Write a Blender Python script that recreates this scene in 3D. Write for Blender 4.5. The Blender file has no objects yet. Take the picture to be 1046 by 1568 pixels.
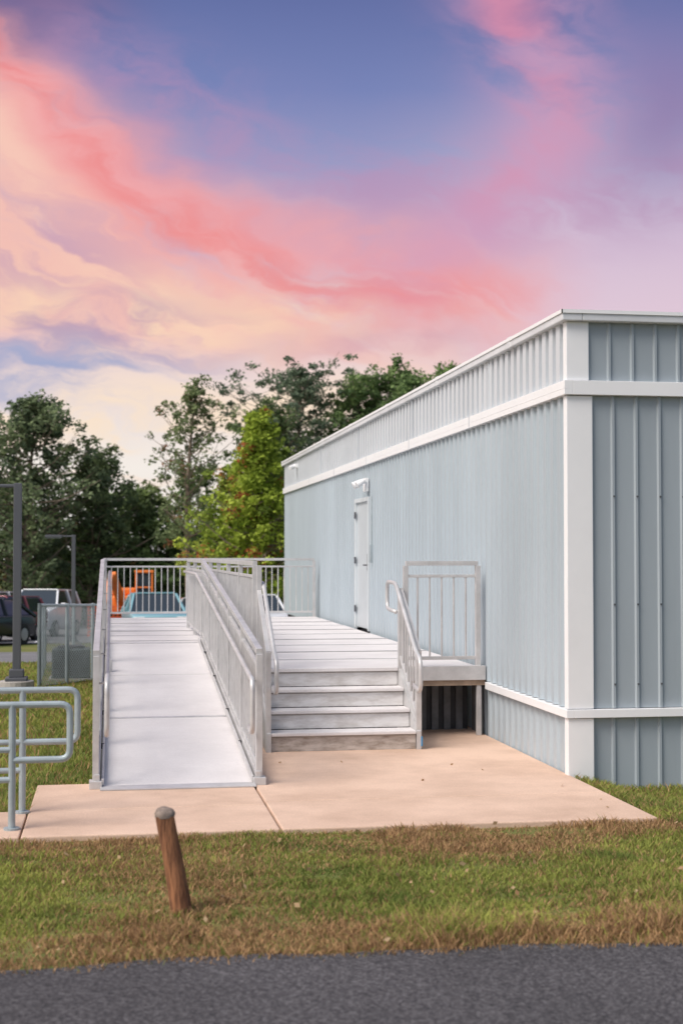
import bpy, math, random
import numpy as np
from mathutils import Vector
R=math.radians
random.seed(3); rng=np.random.default_rng(7)
scene=bpy.context.scene
COL=scene.collection

def lin(c):
    return tuple(((v/12.92) if v<=0.04045 else ((v+0.055)/1.055)**2.4) for v in c)

# ---------------------------------------------------------------- materials
def mat(name,color,rough=0.6,metal=0.0,var=0.0,vscale=3.0,bump=0.0,bscale=40.0,color2=None,stretch=(1,1,1),spec=0.5,lo=.3,hi=.7,fine=0.0):
    m=bpy.data.materials.new(name); m.use_nodes=True
    nt=m.node_tree; N=nt.nodes; L=nt.links
    b=N['Principled BSDF']
    b.inputs['Roughness'].default_value=rough
    b.inputs['Metallic'].default_value=metal
    b.inputs['Specular IOR Level'].default_value=spec
    b.inputs['Base Color'].default_value=(*color,1)
    g=N.new('ShaderNodeNewGeometry')
    mp=N.new('ShaderNodeMapping'); mp.inputs['Scale'].default_value=stretch
    L.new(g.outputs['Position'],mp.inputs['Vector'])
    if var>0 or color2:
        n=N.new('ShaderNodeTexNoise'); n.inputs['Scale'].default_value=vscale
        n.inputs['Detail'].default_value=7; n.inputs['Roughness'].default_value=0.65
        L.new(mp.outputs['Vector'],n.inputs['Vector'])
        r=N.new('ShaderNodeValToRGB')
        r.color_ramp.elements[0].position=lo; r.color_ramp.elements[1].position=hi
        if color2: c0=color2; c1=color
        else:
            c0=tuple(v*(1-var) for v in color); c1=tuple(min(1,v*(1+var)) for v in color)
        r.color_ramp.elements[0].color=(*c0,1); r.color_ramp.elements[1].color=(*c1,1)
        L.new(n.outputs['Fac'],r.inputs['Fac']); out=r.outputs['Color']
        if fine>0:
            n3=N.new('ShaderNodeTexNoise'); n3.inputs['Scale'].default_value=70; n3.inputs['Detail'].default_value=3
            L.new(g.outputs['Position'],n3.inputs['Vector'])
            mr=N.new('ShaderNodeMapRange'); mr.inputs[1].default_value=.35; mr.inputs[2].default_value=.65; mr.inputs[3].default_value=1-fine; mr.inputs[4].default_value=1+fine*.4
            L.new(n3.outputs['Fac'],mr.inputs[0])
            mm=N.new('ShaderNodeMix'); mm.data_type='RGBA'; mm.blend_type='MULTIPLY'; mm.inputs[0].default_value=1
            L.new(out,mm.inputs[6]); L.new(mr.outputs[0],mm.inputs[7]); out=mm.outputs[2]
        L.new(out,b.inputs['Base Color'])
    if bump>0:
        n2=N.new('ShaderNodeTexNoise'); n2.inputs['Scale'].default_value=bscale; n2.inputs['Detail'].default_value=4
        L.new(mp.outputs['Vector'],n2.inputs['Vector'])
        bp=N.new('ShaderNodeBump'); bp.inputs['Strength'].default_value=bump; bp.inputs['Distance'].default_value=0.01
        L.new(n2.outputs['Fac'],bp.inputs['Height']); L.new(bp.outputs['Normal'],b.inputs['Normal'])
    return m

def leafmat(name,trans=0.35):
    m=bpy.data.materials.new(name); m.use_nodes=True
    nt=m.node_tree; N=nt.nodes; L=nt.links
    for n in list(N): N.remove(n)
    o=N.new('ShaderNodeOutputMaterial'); a=N.new('ShaderNodeAttribute'); a.attribute_name='col'
    d=N.new('ShaderNodeBsdfDiffuse'); t=N.new('ShaderNodeBsdfTranslucent'); mx=N.new('ShaderNodeMixShader')
    mx.inputs[0].default_value=trans
    L.new(a.outputs['Color'],d.inputs['Color']); L.new(a.outputs['Color'],t.inputs['Color'])
    L.new(d.outputs[0],mx.inputs[1]); L.new(t.outputs[0],mx.inputs[2]); L.new(mx.outputs[0],o.inputs['Surface'])
    return m

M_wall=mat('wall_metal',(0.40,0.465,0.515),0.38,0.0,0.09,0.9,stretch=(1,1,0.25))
M_wall_shaded=mat('wall_metal_end_shaded',(0.335,0.385,0.425),0.5,0.0,0.09,0.9,stretch=(1,1,0.3))  # same cladding as the long wall, side shade put into a darker colour
M_fascia=mat('fascia_metal',(0.58,0.62,0.66),0.4,0.0,0.06,0.8)
M_white=mat('white_trim',(0.84,0.85,0.87),0.4,0,0.03,2)
M_coping=mat('coping',(0.64,0.66,0.69),0.4,0,0.14,1.5)
M_alu=mat('aluminium_rail',(0.57,0.565,0.57),0.42,0.3,0.16,5)
M_deck=mat('aluminium_deck',(0.77,0.745,0.75),0.6,0.0,0,1.6,bump=0.2,bscale=90,color2=(.65,.625,.63),fine=.05)
M_riser=mat('aluminium_riser',(0.76,0.75,0.75),0.55,0.0,0,3.4,bump=0.1,color2=(0.54,0.51,0.49),stretch=(1,1,3),lo=.32,hi=.58)
M_riserb=mat('weathered_riser',(0.58,0.53,0.49),0.6,0.0,0,4,bump=0.1,color2=(0.26,0.21,0.17),stretch=(1,1,3),lo=.35,hi=.6)
M_galv=mat('galvanised_pipe',(0.36,0.42,0.45),0.45,0.2,0.15,6)
M_conc=mat('concrete_slab',(0.73,0.525,0.405),0.85,0,0,1.0,bump=0.25,bscale=120,color2=(0.52,0.355,0.262),lo=.28,hi=.60,fine=.10)
M_concg=mat('concrete_pier',(0.36,0.34,0.32),0.9,0,0.2,3,bump=0.3)
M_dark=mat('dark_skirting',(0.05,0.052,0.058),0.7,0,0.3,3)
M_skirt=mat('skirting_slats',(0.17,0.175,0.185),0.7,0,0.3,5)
M_black=mat('black_rubber',(0.02,0.02,0.02),0.7)
M_pole=mat('pole_paint',(0.09,0.095,0.11),0.5)
M_wood=mat('stake_wood',(0.36,0.16,0.075),0.9,0,0,24,bump=0.9,bscale=60,color2=(0.09,0.035,0.018),stretch=(1,1,0.12),lo=.36,hi=.62)
M_woodtop=mat('stake_end',(0.24,0.19,0.16),0.95,0,0.4,40,bump=0.5)
M_bark=mat('bark',(0.22,0.17,0.13),0.9,0,0.35,6)
M_leaf=leafmat('foliage',0.34)
M_grass=leafmat('grass_blades',0.36)

# ---------------------------------------------------------------- mesh builder
class MB:
    def __init__(s): s.v=[]; s.f=[]
    def box(s,x0,x1,y0,y1,z0,z1):
        i=len(s.v)
        s.v+=[(x0,y0,z0),(x1,y0,z0),(x1,y1,z0),(x0,y1,z0),(x0,y0,z1),(x1,y0,z1),(x1,y1,z1),(x0,y1,z1)]
        s.f+=[(i,i+3,i+2,i+1),(i+4,i+5,i+6,i+7),(i,i+1,i+5,i+4),(i+1,i+2,i+6,i+5),(i+2,i+3,i+7,i+6),(i+3,i,i+4,i+7)]
        return s
    def bar(s,p0,p1,w,h,up=(0,0,1)):
        p0=Vector(p0);p1=Vector(p1);d=(p1-p0).normalized();u=Vector(up)
        if abs(d.dot(u))>0.99: u=Vector((0,1,0))
        a=d.cross(u).normalized(); b=a.cross(d).normalized()
        i=len(s.v)
        for p in (p0,p1):
            for sa,sb in((-1,-1),(1,-1),(1,1),(-1,1)):
                s.v.append(tuple(p+a*(w/2*sa)+b*(h/2*sb)))
        s.f+=[(i,i+1,i+2,i+3),(i+7,i+6,i+5,i+4)]
        for k in range(4):
            s.f.append((i+k,i+4+k,i+4+(k+1)%4,i+(k+1)%4))
        return s
    def tube(s,pts,r,n=10,cap=True):
        pts=[Vector(p) for p in pts]; m=len(pts)
        rr=r if isinstance(r,(list,tuple)) else [r]*m
        prev=None; i0=len(s.v)
        for k,p in enumerate(pts):
            d=(pts[min(k+1,m-1)]-pts[max(k-1,0)]).normalized()
            if prev is None:
                u=Vector((0,0,1)) if abs(d.z)<0.9 else Vector((1,0,0))
                a=d.cross(u).normalized()
            else:
                a=(prev-d*prev.dot(d)).normalized()
            prev=a; b=d.cross(a)
            for j in range(n):
                t=2*math.pi*j/n
                s.v.append(tuple(p+a*(rr[k]*math.cos(t))+b*(rr[k]*math.sin(t))))
        for k in range(m-1):
            for j in range(n):
                a0=i0+k*n+j; a1=i0+k*n+(j+1)%n
                s.f.append((a0,a1,a1+n,a0+n))
        if cap:
            s.f.append(tuple(i0+j for j in range(n))[::-1]); s.f.append(tuple(i0+(m-1)*n+j for j in range(n)))
        return s
    def build(s,name,m,parent=None,bevel=0,smooth=False):
        me=bpy.data.meshes.new(name); me.from_pydata(s.v,[],s.f); me.update()
        o=bpy.data.objects.new(name,me); COL.objects.link(o)
        if m: me.materials.append(m)
        if parent: o.parent=parent
        if bevel>0:
            b=o.modifiers.new('bev','BEVEL'); b.width=bevel; b.segments=2; b.limit_method='ANGLE'
        if smooth:
            for p in me.polygons: p.use_smooth=True
        return o

def rounded(pts,rad=0.06,n=5):
    pts=[Vector(p) for p in pts]; out=[pts[0]]
    for i in range(1,len(pts)-1):
        a=(pts[i-1]-pts[i]); b=(pts[i+1]-pts[i]); r=min(rad,a.length*.45,b.length*.45)
        p0=pts[i]+a.normalized()*r; p1=pts[i]+b.normalized()*r
        for k in range(n+1):
            t=k/n; out.append(p0*(1-t)**2+pts[i]*2*t*(1-t)+p1*t*t)
    out.append(pts[-1]); return out

def empty(name,loc=(0,0,0)):
    o=bpy.data.objects.new(name,None); COL.objects.link(o); o.location=loc; return o

def numpy_mesh(name,V,F,C,m,parent=None):
    me=bpy.data.meshes.new(name)
    k,sz=F.shape
    me.vertices.add(len(V)); me.vertices.foreach_set('co',V.astype(np.float32).ravel())
    me.loops.add(k*sz); me.loops.foreach_set('vertex_index',F.astype(np.int32).ravel())
    me.polygons.add(k); me.polygons.foreach_set('loop_start',(np.arange(k)*sz).astype(np.int32))
    try: me.polygons.foreach_set('loop_total',np.full(k,sz,dtype=np.int32))
    except Exception: pass
    me.update(calc_edges=True)
    if C is not None:
        a=me.attributes.new('col','FLOAT_COLOR','FACE')
        a.data.foreach_set('color',np.concatenate([C,np.ones((k,1))],1).astype(np.float32).ravel())
    me.materials.append(m)
    o=bpy.data.objects.new(name,me); COL.objects.link(o)
    if parent: o.parent=parent
    return o

# ---------------------------------------------------------------- terrain
def sm(v,a,b):
    t=np.clip((np.asarray(v,dtype=float)-a)/(b-a),0,1); return t*t*(3-2*t)
def gz(x,y):
    x=np.asarray(x,dtype=float); y=np.asarray(y,dtype=float)
    z=-0.04-0.035*np.clip(y-18,0,60)
    z=z-0.11*sm(x,3.75,4.3)*sm(y,9.6,11.0)
    z=z+0.012*np.sin(x*2.1+1)*np.sin(y*2.7)*sm(y,6.6,7.0)*(1-sm(y,9.0,9.4))
    return z
xs=np.unique(np.concatenate([np.linspace(-600,-30,12),np.linspace(-30,-4,14),np.linspace(-4,8,61),np.linspace(8,40,17),np.linspace(40,600,12)]))
ys=np.unique(np.concatenate([np.linspace(-200,0,8),np.linspace(0,6,7),np.linspace(6,18,61),np.linspace(18,78,31),np.linspace(78,900,14)]))
XX,YY=np.meshgrid(xs,ys); ZZ=gz(XX,YY)
V=np.stack([XX.ravel(),YY.ravel(),ZZ.ravel()],1)
nx=len(xs); ny=len(ys)
I=(np.arange(ny-1)[:,None]*nx+np.arange(nx-1)[None,:]).ravel()
F=np.stack([I,I+1,I+1+nx,I+nx],1)
m=bpy.data.materials.new('turf'); m.use_nodes=True; nt=m.node_tree; N=nt.nodes; L=nt.links; b=N['Principled BSDF']
b.inputs['Roughness'].default_value=0.95; b.inputs['Specular IOR Level'].default_value=0.1
g=N.new('ShaderNodeNewGeometry')
n1=N.new('ShaderNodeTexNoise'); n1.inputs['Scale'].default_value=1.3; n1.inputs['Detail'].default_value=8; L.new(g.outputs['Position'],n1.inputs['Vector'])
r=N.new('ShaderNodeValToRGB'); e=r.color_ramp.elements
e[0].position=0.3; e[0].color=(0.12,0.15,0.045,1); e[1].position=0.72; e[1].color=(0.25,0.21,0.09,1)
k=e.new(0.5); k.color=(0.16,0.17,0.055,1)
L.new(n1.outputs['Fac'],r.inputs['Fac']); L.new(r.outputs['Color'],b.inputs['Base Color'])
M_turf=m
numpy_mesh('ground',V,F,None,M_turf)

def sheet(name,x0,x1,y0,y1,m,off,step=1.0,edge=None):
    xs=np.linspace(x0,x1,max(2,int((x1-x0)/step)+1)); ys=np.array(sorted(set(list(np.linspace(y0,y1,max(2,int((y1-y0)/step)+1)))+[v for v in(18,78) if y0<v<y1])))
    X,Y=np.meshgrid(xs,ys)
    if edge is not None: Y[-1,:]+=edge(X[-1,:])
    Z=gz(X,Y)+off
    if edge is not None: Z=np.zeros_like(Y)-0.04+off
    nx=len(xs); ny=len(ys)
    I=(np.arange(ny-1)[:,None]*nx+np.arange(nx-1)[None,:]).ravel()
    return numpy_mesh(name,np.stack([X.ravel(),Y.ravel(),Z.ravel()],1),np.stack([I,I+1,I+1+nx,I+nx],1),None,m)

def asphalt(name,c0,c1):
    m=bpy.data.materials.new(name); m.use_nodes=True; nt=m.node_tree; N=nt.nodes; L=nt.links; b=N['Principled BSDF']
    b.inputs['Roughness'].default_value=0.85
    g=N.new('ShaderNodeNewGeometry')
    v=N.new('ShaderNodeTexVoronoi'); v.inputs['Scale'].default_value=95; L.new(g.outputs['Position'],v.inputs['Vector'])
    n=N.new('ShaderNodeTexNoise'); n.inputs['Scale'].default_value=40; n.inputs['Detail'].default_value=6; L.new(g.outputs['Position'],n.inputs['Vector'])
    n2=N.new('ShaderNodeTexNoise'); n2.inputs['Scale'].default_value=0.9; n2.inputs['Detail'].default_value=5; L.new(g.outputs['Position'],n2.inputs['Vector'])
    sp=N.new('ShaderNodeSeparateColor'); L.new(v.outputs['Color'],sp.inputs[0])
    pw=N.new('ShaderNodeMath'); pw.operation='POWER'; pw.inputs[1].default_value=2.2; L.new(sp.outputs[0],pw.inputs[0])
    a=N.new('ShaderNodeMath'); a.operation='MULTIPLY_ADD'; a.inputs[1].default_value=0.6; L.new(pw.outputs[0],a.inputs[0])
    a2=N.new('ShaderNodeMath'); a2.operation='MULTIPLY'; a2.inputs[1].default_value=0.6; L.new(n.outputs['Fac'],a2.inputs[0]); L.new(a2.outputs[0],a.inputs[2])
    r=N.new('ShaderNodeValToRGB'); e=r.color_ramp.elements; e[0].position=0.22;e[0].color=(*c0,1); e[1].position=0.9;e[1].color=(*c1,1)
    L.new(a.outputs[0],r.inputs['Fac'])
    mx=N.new('ShaderNodeMix'); mx.data_type='RGBA'; mx.blend_type='MULTIPLY'; mx.inputs[0].default_value=0.6
    L.new(r.outputs['Color'],mx.inputs[6]); L.new(n2.outputs['Fac'],mx.inputs[7]); L.new(mx.outputs[2],b.inputs['Base Color'])
    bp=N.new('ShaderNodeBump'); bp.inputs['Strength'].default_value=0.7; bp.inputs['Distance'].default_value=0.005
    L.new(v.outputs['Distance'],bp.inputs['Height']); L.new(bp.outputs['Normal'],b.inputs['Normal'])
    return m
M_asph=asphalt('asphalt',(0.026,0.024,0.029),(0.20,0.19,0.20))
M_lot=asphalt('lot_asphalt',(0.2,0.2,0.21),(0.36,0.36,0.37))
def road_edge(x): return 0.05*np.sin(x*1.3+0.5)+0.03*np.sin(x*4.1)+0.02*np.sin(x*11)
sheet('road',-60,60,-12,6.62,M_asph,0.012,0.25,road_edge)
sheet('parking_aisle',-60,-0.9,31,38.5,M_lot,0.02,2)
lot=sheet('parking_lot',-60,40,47,80,M_lot,0.02,2)
mk=MB()
for i in range(-14,14):
    x=i*2.75+0.2
    for (a,bb) in((48,53),(62,67)):
        z0=float(gz(x,a))+.03; z1=float(gz(x,bb))+.03; j=len(mk.v)
        mk.v+=[(x,a,z0),(x+.1,a,z0),(x+.1,bb,z1),(x,bb,z1)]; mk.f.append((j,j+1,j+2,j+3))
mk.build('parking_marking',M_white,lot)

# ---------------------------------------------------------------- concrete pad
pad=empty('concrete_pad')
for i,(x0,x1,y0,y1) in enumerate([(-.58,1.120,9.53,10.478),(-.58,1.120,10.49,11.64),(1.136,3.775,9.53,10.6),(1.136,3.775,10.612,15.2)]):
    MB().box(x0,x1,y0,y1,-.16,0).build('slab_%d'%(i+1),M_conc,pad,bevel=0.01)
walk=empty('sidewalk')
for i in range(5):
    MB().box(-.592-1.5*(i+1)+.012,-.592-1.5*i,9.53,10.48,-.16,-0.002).build('panel_%d'%(i+1),M_conc,walk,bevel=0.008)

# ---------------------------------------------------------------- building
Xb=3.78; Y0=11.47; Y1=31.3; X1=Xb+12.5
bld=empty('modular_building')
def ribbed(name,axis,a0,a1,z0,z1,base,depth,period,flat,slope,m):
    pr=[]; a=a0
    while a<a1:
        for da,o in((0,0),(flat,0),(flat+slope,depth),(period-slope,depth)):
            if a+da<a1: pr.append((a+da,o))
        a+=period
    pr.append((a1,0))
    v=[];f=[]
    for (p,o) in pr:
        for z in (z0,z1):
            v.append((base-o,p,z) if axis=='y' else (p,base-o,z))
    for i in range(len(pr)-1):
        q=(2*i,2*i+2,2*i+3,2*i+1)
        f.append(q if axis=='x' else q[::-1])
    mb=MB(); mb.v=v; mb.f=f
    return mb.build(name,m,bld)
yd0,yd1=20.75,21.95
zb=-1.0
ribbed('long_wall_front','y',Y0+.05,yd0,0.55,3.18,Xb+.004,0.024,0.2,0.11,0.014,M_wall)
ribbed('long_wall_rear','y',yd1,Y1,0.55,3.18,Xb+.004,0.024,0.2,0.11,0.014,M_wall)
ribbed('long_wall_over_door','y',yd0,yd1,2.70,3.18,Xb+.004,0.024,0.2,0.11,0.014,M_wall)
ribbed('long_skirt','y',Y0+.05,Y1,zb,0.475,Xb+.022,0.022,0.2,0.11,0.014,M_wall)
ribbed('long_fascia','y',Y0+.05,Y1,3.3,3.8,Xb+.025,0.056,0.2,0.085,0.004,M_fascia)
ribbed('end_wall','x',Xb+.2,X1,0.55,3.18,Y0,0.020,0.205,0.165,0.010,M_wall_shaded)
ribbed('end_skirt','x',Xb+.2,X1,zb,0.475,Y0+.02,0.020,0.205,0.165,0.010,M_wall_shaded)
ribbed('end_fascia','x',Xb+.17,X1,3.3,3.8,Y0,0.020,0.205,0.165,0.010,M_wall_shaded)
MB().box(Xb+.06,X1,Y0+.06,Y1,zb,3.79).build('core',M_dark,bld)
t=MB()
t.box(Xb-.028,Xb+.2,Y0-.03,Y0+.06,zb,0.47); t.box(Xb-.028,Xb+.2,Y0-.03,Y0+.06,.55,3.175); t.box(Xb-.028,Xb+.17,Y0-.03,Y0+.06,3.305,3.8)
t.build('corner_trim',M_white,bld,bevel=.006)
t=MB()
t.box(Xb-.055,Xb+.02,Y0-.06,Y1+.02,3.18,3.30); t.box(Xb+.021,X1,Y0-.06,Y0+.02,3.18,3.30)
t.box(Xb-.045,Xb+.02,Y0-.05,14.05,.475,.545); t.box(Xb+.021,X1,Y0-.05,Y0+.02,.475,.545)
t.box(Xb-.057,Xb-.03,Y0-.062,Y1+.02,3.232,3.238)
t.build('trim_bands',M_white,bld,bevel=.006)
t=MB()
t.box(Xb-.075,Xb+.1,Y0-.08,Y1+.04,3.8,3.895); t.box(Xb+.101,X1,Y0-.08,Y0+.1,3.8,3.895)
yy=Y0+1.5
while yy<Y1:
    t.box(Xb-.08,Xb+.11,yy,yy+.12,3.795,3.905); yy+=3.05
xx=Xb+1.1
while xx<X1:
    t.box(xx,xx+.12,Y0-.085,Y0+.11,3.795,3.905); xx+=3.05
t.build('roof_coping',M_coping,bld,bevel=.008)
t=MB()
t.box(Xb-.085,Xb-.076,Y0-.09,Y1+.04,3.862,3.892); t.box(Xb-.085,X1,Y0-.09,Y0-.081,3.862,3.892)
t.build('coping_drip_edge',M_white,bld)
MB().box(Xb+.1,X1,Y0+.1,Y1,3.791,3.85).build('roof',M_coping,bld)
t=MB()
for yy in (13.9,17.6,21.6,25.6,29.3): t.box(Xb-.042,Xb-.0,yy,yy+.03,3.302,3.798)
t.build('fascia_joints',M_fascia,bld)
t=MB()
for yy in (14.6,17.7,20.8,23.9,27.0): t.box(Xb-.060,Xb-.05,yy,yy+.05,3.178,3.302)
for xx in (4.9,8,11): t.box(xx,xx+.05,Y0-.066,Y0-.05,3.178,3.302); t.box(xx,xx+.05,Y0-.056,Y0-.045,.473,.547)
t.build('band_joints',M_coping,bld)
t=MB()
for zz in (1.42,2.33,0.75):
    x=Xb+.2+.187
    while x<X1-.3:
        t.box(x-.007,x+.007,Y0-.028,Y0-.018,zz-.007,zz+.007); x+=.205
t.build('screws',M_pole,bld)
M_door=mat('door_paint',(0.50,0.55,0.585),0.4,0,.03)
M_frame=mat('door_frame_paint',(0.60,0.65,0.68),0.4,0,.03)
MB().box(Xb-.005,Xb+.05,yd0+.06,yd1-.06,.72,2.64).build('door_leaf',M_door,bld,bevel=.004)
t=MB(); t.box(Xb-.04,Xb+.055,yd0,yd0+.06,.70,2.70); t.box(Xb-.04,Xb+.055,yd1-.06,yd1,.70,2.70); t.box(Xb-.04,Xb+.055,yd0+.06,yd1-.06,2.64,2.70)
t.build('door_frame',M_frame,bld,bevel=.004)
t=MB(); t.box(Xb-.02,Xb-.006,yd0+.09,yd0+.2,1.6,1.85); t.bar((Xb-.06,yd0+.12,1.68),(Xb-.06,yd0+.28,1.68),.02,.02); t.bar((Xb-.06,yd0+.13,1.68),(Xb-.0,yd0+.13,1.68),.02,.02)
for zz in(.95,1.7,2.40): t.box(Xb-.052,Xb-.03,yd1-.09,yd1-.04,zz,zz+.1)
t.build('door_hardware',M_pole,bld)
t=MB(); t.box(Xb-.06,Xb-.0,yd0-.3,yd0-.18,1.72,1.98); t.box(Xb-.035,Xb,yd0-.26,yd0-.22,1.98,2.7); t.build('card_reader',M_galv,bld,bevel=.005)
t=MB(); t.box(Xb-.07,Xb-.018,yd0+.05,yd0+.25,2.78,2.98)
for s_ in (-.06,.26): t.tube([(Xb-.05,yd0+.1+s_*.6,2.9),(Xb-.10,yd0+.1+s_,2.93),(Xb-.20,yd0+.1+s_,2.87)],[.02,.04,.06],12)
t.build('door_flood_light',M_white,bld,bevel=.004)
t=MB(); t.box(Xb-.08,Xb-.03,28.9,29.05,3.62,3.70); t.tube([(Xb-.08,29.0,3.66),(Xb-.20,28.9,3.61)],.045,12); t.build('security_camera',M_white,bld,bevel=.004)

# ---------------------------------------------------------------- ramp, deck, stairs
DZ=0.70; YR0=11.38; YR1=18.6; YD1=25.9; YS=14.1; XL=-0.12; XR=1.17; XD=1.40
rz=lambda y: min(DZ,max(0.012,DZ*(y-YR0)/(YR1-YR0)))
ramp=empty('access_ramp')
def guard(mbm,p0,p1,h=1.05,post=1.6,pick=0.11,low=0.09,skip_first=False,skip_last=False,postbase=None,pw=.05):
    p0=Vector(p0);p1=Vector(p1);Ln=(p1-p0).length; d=(p1-p0)/Ln; up=Vector((0,0,1))
    mbm.bar(p0+up*h,p1+up*h,.05,.045); mbm.bar(p0+up*(h-.13),p1+up*(h-.13),.03,.03); mbm.bar(p0+up*low,p1+up*low,.035,.035)
    n=max(1,round(Ln/post))
    for i in range(n+1):
        if (i==0 and skip_first)or(i==n and skip_last): continue
        p=p0+d*(Ln*i/n); zb_=postbase if postbase is not None else p.z-.16
        mbm.bar((p.x,p.y,max(zb_, -0.3)),(p.x,p.y,p.z+h-.024),pw,pw)
    n=int(Ln/pick)
    for i in range(1,n):
        p=p0+d*(Ln*i/n)
        mbm.bar(p+up*(low+.0175),p+up*(h-.145),.018,.018)
pan=[YR0,14.0,16.3,YR1]
for i in range(3):
    a,b_=pan[i]+(.012 if i else 0),pan[i+1]-.012
    MB().bar((.525,a,rz(a)-.01),(.525,b_,rz(b_)-.01),1.22,.02).build('ramp_panel_%d'%(i+1),M_deck,ramp,bevel=.003)
t=MB(); js=MB()
for yj in pan[1:3]+[YR1]:
    t.bar((-.085,yj,rz(yj)-.018),(1.135,yj,rz(yj)-.018),.04,.012)
for yj in (14.0,18.55):
    a,b_=yj-.03,yj+.03; js.bar((.525,a,rz(a)+.002),(.525,b_,rz(b_)+.002),1.2,.004)
t.build('panel_joint_gaps',M_concg,ramp); js.build('joint_cover_strips',M_alu,ramp)
MB().bar((.525,YR0-.12,.006),(.525,YR0+.02,.016),1.22,.008).build('threshold_plate',M_alu,ramp)
t=MB()
for x in (XL+.01,XR-.01):
    t.bar((x,YR0,.035),(x,YR1,DZ-.0),.045,.15)
for x in (XL+.055,XR-.055):
    t.bar((x,YR0,.05),(x,YR1,DZ+.03),.018,.05)
t.build('ramp_stringers',M_alu,ramp,bevel=.004)
t=MB()
guard(t,(XL,YR0+.03,rz(YR0)),(XL,YR1,DZ),postbase=-.3,low=.12)
guard(t,(XR,YR0+.03,rz(YR0)),(XR,YR1,DZ),postbase=-.3,low=.12)
guard(t,(XL,YR1,DZ),(XL,YD1,DZ),skip_first=True,postbase=-.4)
guard(t,(XR,YR1,DZ),(XR,22.2,DZ),skip_first=True,postbase=-.4)
for x in (XL,XR):
    t.box(x-.05,x+.05,YR0-.03,YR0+.1,0,.06)
t.build('ramp_guards',M_alu,ramp,bevel=.003)
t=MB()
for x,s_ in((XL,1),(XR,-1)):
    xi=x+s_*.085
    pts=[(xi,YR0+.02,.46),(xi,YR0-.28,.44),(xi,YR0-.28,.86),(xi,YR0,.88),(xi,YR1,DZ+.88),(xi,YR1+3.2,DZ+.88)]
    t.tube(rounded(pts,.09),.02,10)
    for i in range(6):
        y=YR0+.05+i*(YR1-YR0)/5.0; z=rz(y)+.86
        t.tube([(xi,y,z+.01),(xi,y,z-.05),(x,y,z-.05)],.009,6)
t.build('ramp_handrails',M_alu,ramp,smooth=True)
t=MB()
for yy in (12.6,14.0,15.8,17.4):
    for s_ in (XL+.047,XR-.047): t.box(s_-.014,s_+.014,yy,yy+.03,rz(yy)+.03,rz(yy)+.075)
t.build('curb_bolts',M_dark,ramp)

deck=empty('entry_deck')
y=YS; i=0; js=MB()
while y<YD1-.1:
    y2=min(y+1.22,YD1)
    MB().box(XD-.02 if y<YR1 else XL+.04, Xb-.09, y+.010,y2-.010,DZ-.04,DZ-(.003 if i%2 else 0)).build('deck_panel_%d'%(i+1),M_deck,deck,bevel=.006); i+=1
    if y<YR1<y2: MB().box(XL+.04,XD-.024,YR1+.014,y2-.010,DZ-.04,DZ-.001).build('landing_panel',M_deck,deck,bevel=.006)
    if y>YS: js.box(XD-.01 if y<YR1+.1 else XL+.06,Xb-.1,y-.035,y+.035,DZ+.001,DZ+.004)
    y=y2
js.build('deck_joint_strips',M_alu,deck)
MB().box(XD,Xb-.1,YS+.05,YD1-.05,DZ-.06,DZ-.045).build('deck_underside',M_dark,deck)  # dark sheet added so the space below the deck stays dark
t=MB()
t.box(XD-.05,XD-.021,YS,YR1,DZ-.16,DZ+.0); t.box(2.87,Xb-.03,YS-.03,YS-.002,DZ-.135,DZ+.01); t.box(XL,Xb-.1,YD1+.002,YD1+.03,DZ-.16,DZ)
t.box(XL-.0,XL+.03,YR1,YD1,DZ-.16,DZ)
t.box(3.665,3.715,YS+.01,YS+.06,0,DZ-.064)
for yy in (16.5,19,22,25):
    for x in (XL+.1,1.5,3.6): t.box(x-.03,x+.03,yy,yy+.06,-.4,DZ-.064)
t.build('deck_frame',M_alu,deck,bevel=.004)
MB().box(2.87,Xb-.03,YS+.0,YS+.04,DZ-.19,DZ-.136).build('ledger',mat('ledger',(.36,.27,.2),.8,0,.25,8),deck)
t=MB()
guard(t,(XD,YS,DZ),(XD,22.2,DZ),postbase=-.3)
guard(t,(XL,YD1-.03,DZ),(Xb-.12,YD1-.03,DZ),skip_first=True,postbase=-.4)
guard(t,(2.93,YS+.02,DZ),(Xb-.1,YS+.02,DZ),postbase=.57,post=1.2)
t.build('deck_guards',M_alu,deck,bevel=.003)
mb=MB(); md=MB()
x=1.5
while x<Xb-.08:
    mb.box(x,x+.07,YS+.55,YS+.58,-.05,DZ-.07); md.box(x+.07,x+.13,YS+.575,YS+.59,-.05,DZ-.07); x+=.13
md.box(XD,XD+.03,YS+.05,YS+1.1,-.05,DZ-.17)  # panel added on the ramp side to stop light leaking under the deck
md.box(2.845,2.86,YS+.04,YS+.54,0.002,DZ-.064)  # added panel closing the stair side against light
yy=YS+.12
while yy<YS+.5: mb.box(3.735,3.758,yy,yy+.07,0.002,DZ-.064); mb.box(3.742,3.76,yy+.07,yy+.1,0.002,DZ-.064); yy+=.1  # dark slats laid over the building wall, standing in for shade there
mb.build('under_deck_slats_and_wall_shade',M_skirt,deck); md.build('under_deck_backing_and_light_blocks',M_dark,deck)

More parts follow.
